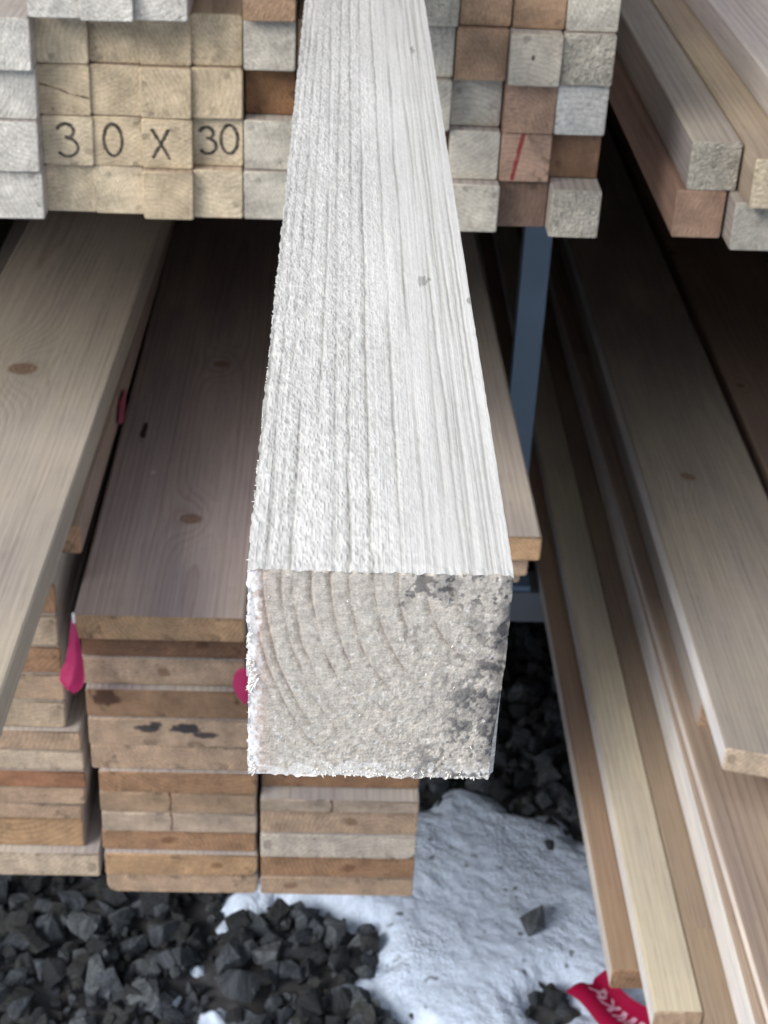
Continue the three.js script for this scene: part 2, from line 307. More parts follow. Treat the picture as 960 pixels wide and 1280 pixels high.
// handwriting on four ends, in metres from the lower left corner
const arcPts = (cx, cy, rx, ry, a0, a1, n = 18) => Array.from({ length: n + 1 }, (_, i) => { const a = (a0 + (a1 - a0) * i / n) * Math.PI / 180; return [cx + rx * Math.cos(a), cy + ry * Math.sin(a)]; });
const three = (x, y, s) => [[...arcPts(x, y + 0.0042 * s, 0.0040 * s, 0.0036 * s, 160, -60), [x + 0.0004 * s, y + 0.0010 * s], ...arcPts(x + 0.0006 * s, y - 0.0038 * s, 0.0050 * s, 0.0046 * s, 80, -140)]];
const zero = (x, y, s) => [arcPts(x, y, 0.0052 * s, 0.0092 * s, 80, 445, 30)];
const cross = (x, y, s) => [[[x - 0.0045 * s, y + 0.0085 * s], [x + 0.0005 * s, y], [x + 0.0052 * s, y - 0.0085 * s]], [[x + 0.0048 * s, y + 0.0085 * s], [x, y], [x - 0.0042 * s, y - 0.0080 * s]]];
const INK = {
  three: endTex(21, 0.03, 0.03, 192, 192, { strokes: three(0.0140, 0.0160, 1.22), rough: 0.3 }),
  zero: endTex(22, 0.03, 0.03, 192, 192, { strokes: zero(0.0125, 0.0160, 1.05), rough: 0.3 }),
  cross: endTex(23, 0.03, 0.03, 192, 192, { strokes: cross(0.0110, 0.0150, 1.0), rough: 0.3 }),
  thirty: endTex(24, 0.03, 0.03, 192, 192, { strokes: [...three(0.0082, 0.0160, 1.0), ...zero(0.0218, 0.0168, 0.95)], rough: 0.3 }),
  redLine: endTex(25, 0.03, 0.03, 128, 128, { strokes: [[[0.0125, 0.029], [0.0100, 0.014], [0.0080, 0.002]]], ink: [0.60, 0.22, 0.25], lw: 0.0013 }),
  dot: endTex(26, 0.03, 0.03, 128, 128, { marks: [[0.0135, 0.0165, 0.0011, 0.0016, [0.2, 0.17, 0.15]]], early: [0.82, 0.78, 0.72], late: [0.72, 0.66, 0.58] }),
  crack: endTex(27, 0.03, 0.03, 128, 128, { strokes: [[[0.001, 0.0185], [0.009, 0.0165], [0.018, 0.013], [0.029, 0.0105]]], lw: 0.0005, ink: [0.35, 0.30, 0.25] }),
};
const rowWord = ['bottom row', 'second row up', 'third row up', 'fourth row up', 'top row'];
const colAt = (c) => c <= 4 ? -0.1705 + 0.0289 * (c - 1) + BW / 2 : -0.0535 + 0.03 * (c - 5) + BW / 2;
const colWord = ['before the handwritten three', 'of the handwritten three', 'of the handwritten zero', 'of the handwritten X', 'of the handwritten thirty', 'next to the handwritten thirty', 'at the beam\'s marked side', 'behind the white beam', 'just past the white beam', 'third from the open gap', 'second from the open gap', 'beside the open gap'];
// [column, row, tone, forward offset mm, options]
const UP_ = [
  [0, 0, 'white', 13], [0, 1, 'white', 15], [0, 2, 'white', 11], [0, 3, 'white', 17],
  [1, 0, 'cream', 0], [2, 0, 'cream', 2], [3, 0, 'tan', 7], [4, 0, 'cream', 3],
  [1, 1, 'cream', 4, 'three'], [2, 1, 'tan', 1, 'zero'], [3, 1, 'tan', 3, 'cross'], [4, 1, 'cream', -2, 'thirty'],
  [1, 2, 'tan', 3, 'crack'], [2, 2, 'tan', 0], [3, 2, 'tan', 3], [4, 2, 'tan', 0],
  [1, 3, 'cream', 2], [2, 3, 'tan', -1], [3, 3, 'tan', 0], [4, 3, 'tan', -3],
  [5, 0, 'grey', 2], [5, 1, 'grey', 1], [5, 2, 'rust', -9], [5, 3, 'grey', 1],
  [6, 0, 'grey', 0], [6, 1, 'tan', 2], [6, 2, 'grey', -3], [6, 3, 'brown', 0], [7, 0, 'tan', 3], [7, 1, 'grey', 0], [7, 2, 'tan', -2], [7, 3, 'grey', 1],
  [8, 0, 'grey', -3], [8, 1, 'rust', -6], [8, 2, 'grey', 8], [8, 3, 'grey', 4],
  [9, 0, 'grey', 9], [9, 1, 'grey', 3], [9, 2, 'grey', -3], [9, 3, 'brown', 5],
  [10, 0, 'dark', 1], [10, 1, 'red', 5, 'redLine'], [10, 2, 'pink', 6], [10, 3, 'grey', 12, 'dot'],
  [11, 0, 'fuzzy', 13], [11, 1, 'umber', -2], [11, 2, 'white', 6], [11, 3, 'fuzzy', 8],
  [1, 4, 'white', 16], [2, 4, 'white', 18], [3, 4, 'white', 15], [5, 4, 'brown', 9], [8, 4, 'fuzzy', 6], [9, 4, 'brown', 3], [10, 4, 'brown', 5], [11, 4, 'grey', 6],
];
{
  const r = rng(31);
  for (const [c, row, tone, fwd, ink] of UP_) {
    const shown = { three: 'with a handwritten three', zero: 'with a handwritten zero', cross: 'with a handwritten X', thirty: 'with a handwritten thirty', redLine: 'with a red pencil stroke', dot: 'with one dark dot', crack: 'with a cracked end' }[ink];
    const label = shown ? `${TONE[tone][0]} square batten ${shown}, in the upper stack` : `${TONE[tone][0]} square batten, ${rowWord[row]}, in the column ${colWord[c]}`;
    let y = UPP + row * 0.0297 + 0.0001, x = colAt(c) + (r() - 0.5) * 0.0004;
    if (c >= 8) x += [0.0012, -0.0002, -0.0008, -0.0004][row % 4] * 0.6;
    batten(x, y, -0.912 + fwd * 1.25 / 1000 + (r() - 0.5) * 0.003, tone, label, { roll: (r() - 0.5) * 0.012, tex: ink ? INK[ink] : null, fur: tone === 'fuzzy', group: 'square battens in the upper stack', yaw: 0, longTint: tone === 'rust' || tone === 'dark' || tone === 'umber' ? 0xd9b48f : null });
  }
}
{ // a short packing lath on which the white beam lies
  const m = new THREE.Mesh(board(0.055, 0.0162, 0.03, { r: 0.0008 }), three_(longMat(LONG[2]), endMat(END[3])));
  m.position.set(0.0105, UPP + 4 * 0.0297 + 0.0001, -1.12); add(m, 'packing_lath', 'short packing lath under the big white beam on the upper stack', 'lath');
}
// second upper stack, across the gap
{
  const UR = [[0, 0, 'pink', -0.902, 0.2022], [1, 0, 'grey', -0.884, 0.2335], [2, 0, 'tan', -0.89, 0.2645], [3, 0, 'tan', -0.9, 0.2952], [4, 0, 'grey', -0.9, 0.326],
    [0, 1, 'fuzzy', -0.902, 0.2072], [1, 1, 'cream', -0.874, 0.2384], [2, 1, 'tan', -0.89, 0.2695], [3, 1, 'grey', -0.9, 0.3002], [4, 1, 'tan', -0.9, 0.331]];
  const nth = ['beside the open gap', 'second from the open gap', 'third from the open gap', 'fourth from the open gap', 'fifth from the open gap'];
  for (const [c, row, tone, z, x] of UR) batten(x + BW / 2, UPP + row * 0.0297 + 0.0001, z, tone, `${TONE[tone][0]} square batten, ${row ? 'upper' : 'lower'} layer of the far pair stack, ${nth[c]}`.replace('far pair', 'two layer'), { group: 'square battens in the two layer stack', fur: tone === 'fuzzy' });
  const m = new THREE.Mesh(board(0.145, 0.022, 2.4, { r: 0.0012 }), three_(longMat(LONG[1], 0xffffff), endMat(END[2])));
  m.position.set(0.2615 + 0.0725, UPP + 2 * 0.0297 + 0.0003, -0.79); add(m, 'wide_board', 'wide pale board lying on top of the two layer batten stack', 'board');
}

// unseen boards added on the same level to shade the shelf below
for (const [x, w, n, what] of [[-0.285, 0.145, 4, 'beside the whitish battens'], [-0.435, 0.145, 4, 'by the added partition'], [0.440, 0.145, 3, 'beside the two layer batten stack'], [0.590, 0.145, 3, 'beyond the stepped pile']])
  for (let k = 0; k < n; k++) {
    const m = new THREE.Mesh(board(w, 0.028, 2.4, {}), three_(longMat(LONG[k % 6]), endMat(END[k]))); m.position.set(x, UPP + 0.0001 + k * 0.0285, -0.905 + 0.004 * k);
    add(m, 'wide_board', `added shading board ${['at the bottom', 'second', 'third', 'topmost'][k]} in the flat pile ${what}`, 'board', 'added shading piles on the upper level');
  }

// ---------------------------------------------------------------- flat boards on the lower level
const PEND = []; // plank ends, 120 x 20 mm
for (let k = 0; k < 10; k++) { const r = rng(300 + k); PEND.push(endTex(40 + k, 0.12, 0.021, 448, 80, { px: 0.02 + 0.08 * r(), py: (r() < 0.5 ? -1 : 1) * (0.02 + 0.05 * r()), spacing: 0.0026 + 0.0014 * r(), early: [0.675, 0.575, 0.48], late: [0.55, 0.44, 0.35], rough: 0.75, marks: k % 3 === 0 ? [[0.02 + 0.08 * r(), 0.01, 0.006, 0.004, [0.4, 0.28, 0.2], 0.5]] : [] })); }
const PALE = [0, 1, 2, 3].map((k) => { const r = rng(340 + k); return endTex(80 + k, 0.12, 0.021, 448, 80, { px: 0.02 + 0.08 * r(), py: (r() < 0.5 ? -1 : 1) * (0.02 + 0.05 * r()), spacing: 0.0026 + 0.0014 * r(), early: [0.74, 0.69, 0.63], late: [0.63, 0.57, 0.50], rough: 0.8 }); });
const inkEnd = endTex(60, 0.12, 0.026, 448, 96, { px: 0.06, py: -0.05, early: [0.675, 0.575, 0.48], late: [0.55, 0.44, 0.35], rough: 0.5,
  marks: [[0.044, 0.0175, 0.010, 0.0042, [0.2, 0.18, 0.18], 0.85], [0.050, 0.021, 0.006, 0.0040, [0.2, 0.18, 0.18], 0.85], [0.073, 0.0180, 0.013, 0.0050, [0.17, 0.16, 0.17], 0.9], [0.088, 0.0120, 0.011, 0.0034, [0.22, 0.2, 0.2], 0.85]] });
const knotEnd = endTex(61, 0.12, 0.026, 448, 96, { px: 0.06, py: 0.07, early: [0.64, 0.555, 0.47], late: [0.54, 0.45, 0.37], rough: 0.5, marks: [[0.015, 0.019, 0.011, 0.009, [0.30, 0.22, 0.17], 0.9]] });
const splitEnd = endTex(62, 0.12, 0.021, 448, 80, { px: 0.05, py: -0.04, early: [0.68, 0.605, 0.53], late: [0.57, 0.485, 0.41], rough: 0.5, strokes: [[[0.0535, 0.021], [0.0545, 0.011], [0.0535, 0.003]]], ink: [0.33, 0.2, 0.15], lw: 0.0007 });
const PT = { tan: ['tan', 0xffffff], brown: ['brown', 0xe2cfbe], pale: ['pale', 0xfff6ea], white: ['whitish', 0xffffff], red: ['reddish', 0xe0bfae], dark: ['dark brown', 0xb8a294], yellow: ['yellowish', 0xfdf1dc], grey: ['greyish', 0xe8dccd] };
const R1 = rng(71);
function plank(x, y, z, w, h, tone, label, { len = 2.4, long = null, lt = 0xffffff, end = null, group, yaw = 0, name = 'board', slope = 0, round = null, v0 = null, r = 0.0015, category = 'board', roll = 0, side = null } = {}) {
  const k = Math.floor(R1() * 10);
  const m = new THREE.Mesh(board(w, h, len, { r, v0: v0 ?? (long ? 0 : R1()), u0: long ? 0 : R1(), endFlip: Math.floor(R1() * 4) * (end ? 0 : 1), slope, round }), three_(longMat(long ?? LONG[k % 6], lt), endMat(end ?? (tone === 'white' || tone === 'pale' || tone === 'grey' ? PALE[k % 4] : PEND[k]), PT[tone][1], 0.0007), side ? longMat(LIT_SIDE, side) : undefined));
  m.position.set(x, y, z); m.rotation.set(0, yaw, roll);
  return add(m, name, label, category, group);
}
const ord = ['bottom', 'second', 'third', 'fourth', 'fifth', 'sixth', 'seventh', 'eighth', 'ninth', 'tenth', 'eleventh', 'twelfth', 'thirteenth', 'fourteenth', 'fifteenth'];
const nthUp = (i) => i ? `${ord[i]} from the bottom` : 'at the bottom';

// middle stack, thirteen boards: [thickness mm, tone, x shift mm, forward mm, end texture]
{
  const tM = longTex(51, { W: 448, knots: [[0.0115, 0.131, 0.0085], [0.0165, 0.398, 0.0075, 0.8]], marks: [[-0.0395, 0.268, 0.0028, 0.016, [0.17, 0.10, 0.09], 0.9], [-0.024, 0.20, 0.002, 0.003, [0.86, 0.82, 0.78], 0.7]], cx: 0.02, depth: 0.012, spacing: 0.0046 });
  const list = [[20.2, 'tan', -0.2, 0], [22.2, 'yellow', -0.5, 2], [20.4, 'brown', -2, -2], [19.4, 'tan', -1, 0, splitEnd], [20.3, 'grey', -1.5, 0, splitEnd], [20.2, 'brown', -1, 1], [22.9, 'tan', -6, -2], [25.6, 'tan', -6.5, -1, inkEnd], [25.3, 'brown', -7, -2, knotEnd], [23.2, 'tan', -10, -8], [23.4, 'dark', -9, -10]];
  let y = LOW; const edge = { 0: [0.001, 0.001, 0.006, 0.008], 1: [0.001, 0.001, 0.009, 0.001] };
  list.forEach(([t, tone, dx, fwd, end], i) => {
    plank(-0.1037 + dx / 1000, y, -0.912 + fwd / 1000, 0.1165, t / 1000 - 0.0006, tone, `${PT[tone][0]} flat board ${nthUp(i)} of the stack with pink tags`, { group: 'boards in the stack with pink tags', end, round: edge[i] ?? null });
    y += t / 1000;
  });
  plank(-0.1140, y, -0.910, 0.1180, 0.0200, 'yellow', 'smooth knotty board topping the stack with pink tags', { long: tM, lt: 0xf6ecec, group: 'boards in the stack with pink tags', v0: 0, end: PEND[1] });
}
// stack beside it, under the white beam, with the thin board lying across its top
{
  const list = [[19.2, 'tan'], [22.8, 'brown'], [23.4, 'white', 0, 3], [23.6, 'tan', 0, 1], [12.5, 'white', 0, 4], [22.5, 'brown', 0, -10], [20, 'tan'], [20, 'brown'], [20, 'tan'], [20.4, 'grey'], [20, 'tan'], [20, 'brown'], [20, 'tan'], [19, 'grey', 66, -50], [19, 'tan', 68, -30]];
  let y = LOW - 0.0005 + 0.0005;
  list.forEach(([t, tone, dx = 0, fwd = 0], i) => {
    plank(0.0158 + dx / 1000, y, -0.912 + fwd / 1000, 0.1185, t / 1000 - 0.0006, tone, `${PT[tone][0]} flat board ${nthUp(i)} of the stack beneath the white beam`, { group: 'boards in the stack beneath the white beam', end: i === 4 ? splitEnd : null, round: i === 2 ? [0.001, 0.001, 0.008, 0.001] : null });
    y += t / 1000;
  });
  plank(0.1497 - 0.0600, y, -0.932, 0.120, 0.0195, 'yellow', 'thin board overhanging the stack beneath the white beam', { lt: 0xf1ede6, group: 'boards in the stack beneath the white beam', yaw: 0.018 });
}
// stack at the frame's side, with the wide pale board on top
{
  const tA = longTex(53, { W: 448, knots: [[-0.006, 0.55, 0.0115]], cx: -0.03, depth: 0.02, spacing: 0.0040, early: [0.71, 0.685, 0.655], late: [0.60, 0.56, 0.525] });
  const list = [[24, 'pale', 11, 4], [32, 'yellow', -1, -4], [15, 'tan', 0, 0], [18, 'tan', 3, 0], [16.5, 'red', 5, 2], [19, 'pale', 4, 1], [18.5, 'tan', 3, 1], [25, 'grey', -8, -3], [24, 'tan', -7, -4], [24, 'brown', -8, -5], [27, 'grey', -9, -6], [26, 'brown', -9, -8], [20, 'tan', -10, -10], [22, 'brown', -8, -10]];
  let y = LOW;
  list.forEach(([t, tone, dx, fwd], i) => {
    plank(-0.2460 + dx / 1000, y, -0.932 + fwd / 1000, 0.130, t / 1000 - 0.0006, tone, `${PT[tone][0]} flat board ${nthUp(i)} of the stack under the wide pale board`, { group: 'boards in the stack under the wide pale board', round: i === 0 ? [0.001, 0.001, 0.001, 0.001] : null });
    y += t / 1000;
  });
  plank(-0.2275, y, -0.915, 0.125, 0.0215, 'brown', 'brown board directly under the wide pale board', { lt: 0xd2c2b8, group: 'boards in the stack under the wide pale board', yaw: -0.01 });
  plank(-0.2408, y + 0.0219, -0.55, 0.122, 0.024, 'tan', 'wide pale board with a round knot, sticking far out over its stack', { long: tA, lt: 0xfbf4ea, len: 2.4, yaw: -0.025, name: 'wide_board' });
}
// pile across the gap, stepping up from one narrow bottom board
{
  const tP = longTex(57, { W: 448, knots: [[-0.012, 0.41, 0.0075]], cx: 0.05, depth: 0.03, early: [0.68, 0.65, 0.62], late: [0.59, 0.55, 0.51] });
  const tQ = longTex(58, { W: 256, H: 1024, early: [0.77, 0.725, 0.64], late: [0.70, 0.64, 0.54], spacing: 0.005, depth: 0.01, cx: 0.06 });
  const tB = longTex(59, { W: 448, early: [0.67, 0.62, 0.575], late: [0.53, 0.455, 0.41], spacing: 0.0075, depth: 0.008, cx: 0.02, knots: [] });
  const tS = longTex(63, { W: 256, H: 1024, early: [0.68, 0.61, 0.54], late: [0.60, 0.51, 0.43] });
  const g = 'boards in the stepped pile';
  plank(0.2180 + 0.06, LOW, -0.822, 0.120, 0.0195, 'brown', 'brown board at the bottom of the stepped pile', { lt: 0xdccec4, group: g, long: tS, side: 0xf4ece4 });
  let y = LOW + 0.0197;
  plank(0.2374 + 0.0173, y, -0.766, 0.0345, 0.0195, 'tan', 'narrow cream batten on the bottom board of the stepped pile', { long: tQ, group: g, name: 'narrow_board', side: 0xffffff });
  plank(0.2722 + 0.0605, y, -0.70, 0.120, 0.0185, 'tan', 'yellowish brown board beside the narrow cream batten in the stepped pile', { lt: 0xd6c6b2, group: g });
  y += 0.0187;
  plank(0.2938 + 0.06, y, -0.62, 0.120, 0.0375, 'tan', 'thick board with a streaky brown top and edge painted bright as if lit', { long: tB, lt: 0xf6ece4, group: g, side: 0xffffff });
  y += 0.0377;
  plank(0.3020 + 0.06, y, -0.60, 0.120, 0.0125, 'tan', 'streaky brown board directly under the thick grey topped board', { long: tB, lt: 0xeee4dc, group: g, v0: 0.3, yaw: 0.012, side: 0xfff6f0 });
  y += 0.0127;
  plank(0.3060 + 0.06, y, -1.02, 0.118, 0.0465, 'tan', 'recessed board hidden under the thick grey topped board', { group: g });
  y += 0.0468;
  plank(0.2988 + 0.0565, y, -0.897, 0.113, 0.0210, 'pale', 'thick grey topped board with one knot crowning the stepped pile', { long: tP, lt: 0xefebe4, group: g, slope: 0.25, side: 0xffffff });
  plank(0.4260 + 0.0600, LOW, -0.86, 0.120, 0.150, 'tan', 'deep timber baulk standing behind the stepped pile', { group: g, name: 'timber_baulk', lt: 0xd8c4b4 });
}

// ---------------------------------------------------------------- the rough sawn white beam in front
{
  const X0 = -0.0144, W = 0.0499, Y0 = 1.0346, H = 0.0498, ZF = -0.25, LEN = 1.9;
  const ringU = [0.014, 0.057, 0.126, 0.169, 0.238, 0.31, 0.38, 0.473, 0.563, 0.67, 0.77, 0.80, 0.835, 0.87, 0.90, 0.93, 0.965];
  const wander = (i, s) => 0.018 * n2(i * 5.3, s * 5 + i) + 0.006 * n2(i * 9.1, s * 30) + 0.10 * s * (i > 6 ? -0.35 : 0.05);
  const lineAt = (u, s) => { // darkness of the grain line at a place across (0..1) and along (m)
    let a = 0;
    for (let i = 0; i < ringU.length; i++) { const d = u - ringU[i] - wander(i, s); if (d > -0.03 && d < 0.01) a = Math.max(a, (d < 0 ? Math.exp(d * 130) : 1 - d * 100) * (0.45 + 0.4 * n2(i * 3.1, s * 22) + (i === 6 || i === 7 ? 0.12 : 0))); }
    return clamp(a);
  };
  const fuzzAt = (u, s) => sstep(0.05, 0.40, fbm(u * 46, s * 190, 3) + 0.25 * n2(u * 7, s * 21)) * (0.30 + 0.70 * sstep(0.80, 0.25, u)) * (0.55 + 0.45 * n2(u * 5, s * 17));
  const left = (u) => 0.25 + 0.75 * sstep(0.78, 0.30, u);
  const jit = (u, s) => left(u) * (0.014 * n2(u * 26, s * 210) + 0.010 * n2(u * 60, s * 520) + 0.005 * n2(u * 120, s * 1100)) * (0.32 + 0.38 * n2(u * 4, s * 13));
  const torn = (u, s) => lineAt(u + jit(u, s), s);       // growth lines broken up where the saw tore the fibres
  const fine = (u, s) => n2(u * 95 + 40 * jit(u, s), s * 7) * 0.45 + n2(u * 200, s * 16) * 0.35 + n2(u * 380, s * 60) * 0.3;
  const knotAt = (u, s) => Math.max(0.5 * (1 - sstep(0.45, 1, Math.hypot((u - KN[0][0]) / 0.035, (s - KN[0][1]) / 0.004) + 1.3 * fbm(u * 50, s * 420, 3))), 0.6 * (1 - sstep(0.4, 1, Math.hypot((u - KN[1][0]) / 0.022, (s - KN[1][1]) / 0.006) + 0.9 * fbm(u * 50, s * 420, 3))), 0.7 * (1 - sstep(0.4, 1, Math.hypot((u - 0.995) / 0.02, (s - 0.127) / 0.003))));
  const KN = [[0.769, 0.140], [0.85, 0.36]];
  const topMap = tex(640, 2048, (u, v, c) => {
    const s = v * 0.62, l = torn(u, s), f = clamp(fuzzAt(u, s)), t = fine(u, s), b = fbm(u * 4, s * 14, 3), sp = sstep(0.35, 0.75, n2(u * 210, s * 900) * 0.6 + n2(u * 90, s * 300) * 0.5);
    const fur = n2(u * 60, s * 420) * 0.5 + n2(u * 130, s * 900) * 0.5; const g = 0.80 + 0.055 * t + 0.05 * b - 0.23 * l - 0.05 * f + 0.085 * fur * left(u) - 0.07 * sp * (0.3 + 0.7 * f) - 0.30 * knotAt(u, s);
    c[0] = g; c[1] = g * 0.988; c[2] = g * 0.972 - 0.02 * l;
  }, true, THREE.MirroredRepeatWrapping);
  const topBump = tex(640, 2048, (u, v, c) => { const s = v * 0.62; c[0] = c[1] = c[2] = 0.62 - 0.30 * torn(u, s) + 0.38 * (n2(u * 60, s * 420) * 0.5 + n2(u * 130, s * 900) * 0.5) * left(u) + 0.12 * fine(u, s) - 0.4 * knotAt(u, s); }, false, THREE.MirroredRepeatWrapping);
  const ringEnd = (u, v) => { // u from the left, v from the top
    const r = Math.hypot(1.03 - u, v * 0.80) + 0.006 * n2(u * 9, v * 9) + 0.002 * n2(u * 60, v * 60); let a = 0;
    for (let i = 0; i < 11; i++) { const d = r - (1.03 - ringU[i]); if (d > -0.022 && d < 0.02) a = Math.max(a, (d > 0 ? Math.exp(-d * 85) : Math.exp(d * 300)) * (0.65 + 0.5 * n2(i * 4.7, Math.atan2(v, 1.03 - u) * 9))); }
    const fade = sstep(1.15, 0.50, v * 1.0 + u * 0.45 + 0.25 * n2(u * 7, v * 7)); return a * (0.06 + 0.94 * fade);
  };
  const stainAt = (u, v) => { // mildew on the end: along the top from the middle on, and down the far side
    const q = Math.max(sstep(0.52, 0.62, u) * sstep(0.13, 0.05, Math.abs(v - 0.075 - 0.02 * n2(u * 9, 1))), sstep(0.60, 1.0, u + 0.25 * (v - 0.5)) * 0.95, 0.55 * sstep(0.09, 0.03, Math.hypot(u - 0.64, v - 0.30)));
    return q * (0.35 * sstep(-0.15, 0.25, fbm(u * 12, v * 12, 3)) + 0.65 * sstep(-0.02, 0.26, 0.55 * fbm(u * 14, v * 14, 3) + 0.75 * fbm(u * 48 + 3, v * 42, 3)));
  };
  const endMap = tex(512, 512, (u, vv, c) => {
    const v = 1 - vv, l = ringEnd(u, v), fz = fbm(u * 60, v * 60, 4), fleck = sstep(0.30, 0.48, fbm(u * 75 + 30, v * 55, 3)) * sstep(0.15, 0.6, u * 0.6 + v * 0.7), st = stainAt(u, v), edge = Math.min(sstep(0.060, 0.015, u + 0.035 * fbm(v * 50, u * 60 + 3, 3)) + 0.55 * sstep(0.91, 0.99, v + 0.13 * fbm(u * 40, v * 50 + 7, 3)), 1);
    const streak = n2(u * 34 + v * 6, v * 240) * 0.03 + n2(u * 160, v * 34) * 0.03; const g = 0.715 + streak + 0.10 * fz + 0.05 * n2(u * 190, v * 190) + 0.04 * n2(u * 400, v * 400);
    c[0] = g * 0.995 - 0.17 * l + 0.07 * fleck; c[1] = g * 0.95 - 0.185 * l + 0.09 * fleck; c[2] = g * 0.89 - 0.19 * l + 0.11 * fleck;
    const pink = sstep(0.12, 0.0, u) * 0.05; c[1] -= pink; c[2] -= pink;
    for (let i = 0; i < 3; i++) { c[i] = mix(c[i], 0.94, edge * 0.85); c[i] = mix(c[i], [0.26, 0.255, 0.26][i], Math.min(1, st * 0.82 + 0.45 * sstep(0.93, 0.99, u + 0.04 * fbm(u * 30, v * 30, 3)) * sstep(0.98, 0.85, v))); }
  }, true, THREE.ClampToEdgeWrapping);
  const endB = tex(512, 512, (u, vv, c) => { const v = 1 - vv; c[0] = c[1] = c[2] = 0.5 + 0.5 * (0.6 * fbm(u * 120, v * 90, 3) + 0.5 * fbm(u * 50, v * 40, 3)) * (0.25 + 0.75 * sstep(0.3, 0.95, u * 0.6 + v * 0.6)) - 0.22 * ringEnd(u, v) - 0.18 * stainAt(u, v); }, false, THREE.ClampToEdgeWrapping);
  // surface: a box whose six faces are grids moved by one field, so that they stay joined
  const P = [], U = [], I = [[], []];
  const shift = (x, y, z) => { // gentle unevenness of the sawn edges, in metres
    const fx = (x - X0) / W - 0.5, fy = (y - Y0) / H - 0.5, s = ZF - z, ex = Math.abs(fx) > 0.499, ey = Math.abs(fy) > 0.499, near = s < 0.002;
    let dx = 0, dy = 0, dz = 0;
    if (ex) dx = 0.00006 * n2(s * 300 + (fx > 0 ? 40 : 0), y * 500) + 0.00012 * n2(s * 7, fx * 3) + (fx < 0 ? -0.00035 * sstep(0.1, 0.6, n2(s * 420, y * 900 + 7)) : 0);
    if (ey) dy = 0.00002 * n2(s * 260, x * 600) + 0.00015 * n2(s * 6 + 5, x * 30);
    if (fx > 0 && near) dx -= 0.0012 * sstep(0.2, -0.5, fy) * 2 * fx;
    if (near) dz = 0.00012 * fbm(x * 500, y * 500, 3) + ((ex || ey) ? 0.0005 * n2(x * 900, y * 900) : 0);
    if (near && ey) dy += 0.00012 * n2(x * 420, 3.3) + 0.00022 * n2(x * 1900, 8.1);
    return [dx, dy, dz];
  };
  const grid = (nu, nv, at, uvAt, slot, flip) => {
    const b = P.length / 3;
    for (let j = 0; j <= nv; j++) for (let i = 0; i <= nu; i++) {
      const [x, y, z] = at(i / nu, j / nv), d = shift(x, y, z); P.push(x + d[0], y + d[1], z + d[2]); U.push(...uvAt(i / nu, j / nv));
    }
    for (let j = 0; j < nv; j++) for (let i = 0; i < nu; i++) { const a = b + j * (nu + 1) + i, c = a + 1, d = a + nu + 1, e = d + 1; if (flip) I[slot].push(a, d, c, c, d, e); else I[slot].push(a, c, d, c, e, d); }
  };
  const near = 0.62, sOf = (t) => t < 0.9 ? t / 0.9 * near : near + (t - 0.9) / 0.1 * (LEN - near);
  const nL = 800, zOf = (t) => ZF - sOf(t);
  // top with its own fine relief of grain and torn fibres
  const b0 = P.length / 3;
  grid(110, nL, (a, t) => [X0 + W * a, Y0 + H, zOf(t)], (a, t) => [a, sOf(t) / near], 0, false);
  for (let j = 0; j <= nL; j++) for (let i = 1; i < 110; i++) { const k = b0 + j * 111 + i, u = i / 110, s = sOf(j / nL); P[k * 3 + 1] += -0.00022 * torn(u, s); }
  grid(60, 200, (a, t) => [X0 + W * a, Y0, zOf(t)], (a, t) => [a, sOf(t) / near], 0, true);
  grid(60, 600, (a, t) => [X0, Y0 + H * a, zOf(t)], (a, t) => [a, sOf(t) / near], 0, false);
  grid(60, 600, (a, t) => [X0 + W, Y0 + H * a, zOf(t)], (a, t) => [a, sOf(t) / near], 0, true);
  grid(4, 4, (a, t) => [X0 + W * a, Y0 + H * t, ZF - LEN], (a, t) => [a, t], 1, true);
  const b1 = P.length / 3, NE = 200;
  grid(NE, NE, (a, t) => [X0 + W * a, Y0 + H * t, ZF], (a, t) => [a, t], 1, false);
  for (let j = 1; j < NE; j++) for (let i = 1; i < NE; i++) { const k = b1 + j * (NE + 1) + i, u = i / NE, v = 1 - j / NE, wd = sstep(0.35, 0.95, u * 0.6 + v * 0.6); P[k * 3 + 2] += -0.00025 * ringEnd(u, v) + (0.00003 + 0.00016 * wd) * fbm(u * 42, v * 36, 3); }
  const g = new THREE.BufferGeometry(); g.setAttribute('position', new THREE.Float32BufferAttribute(P, 3)); g.setAttribute('uv', new THREE.Float32BufferAttribute(U, 2));
  g.setIndex([...I[0], ...I[1]].length ? I[0].concat(I[1]) : []); g.addGroup(0, I[0].length, 0); g.addGroup(I[0].length, I[1].length, 1); g.computeVertexNormals();
  const mt = new THREE.MeshStandardMaterial({ map: topMap, bumpMap: topBump, bumpScale: 0.0005, roughness: 0.85 });
  const me = new THREE.MeshStandardMaterial({ map: endMap, bumpMap: endB, bumpScale: 0.00036, roughness: 1 });
  const beam = new THREE.Mesh(g, [mt, me]);
  // torn fibres along the saw-broken edge, and small curls on the end
  const R = rng(91), fp = [];
  const fibre = (p, dir, len, rad, bend) => {
    const c = new THREE.QuadraticBezierCurve3(p, p.clone().addScaledVector(dir, len * 0.5).addScaledVector(bend, len * 0.12), p.clone().addScaledVector(dir, len).addScaledVector(bend, len * 0.45));
    const t = new THREE.TubeGeometry(c, 4, rad, 4, false), a = t.attributes.position;
    for (let i = 0; i <= 4; i++) { const m = c.getPoint(i / 4), k = 1 - 0.8 * i / 4; for (let q = 0; q <= 4; q++) { const n = i * 5 + q; a.setXYZ(n, m.x + (a.getX(n) - m.x) * k, m.y + (a.getY(n) - m.y) * k, m.z + (a.getZ(n) - m.z) * k); } }
    t.deleteAttribute('uv'); fp.push(t);
  };
  const rd = () => new V3(R() * 2 - 1, R() * 2 - 1, R() * 2 - 1);
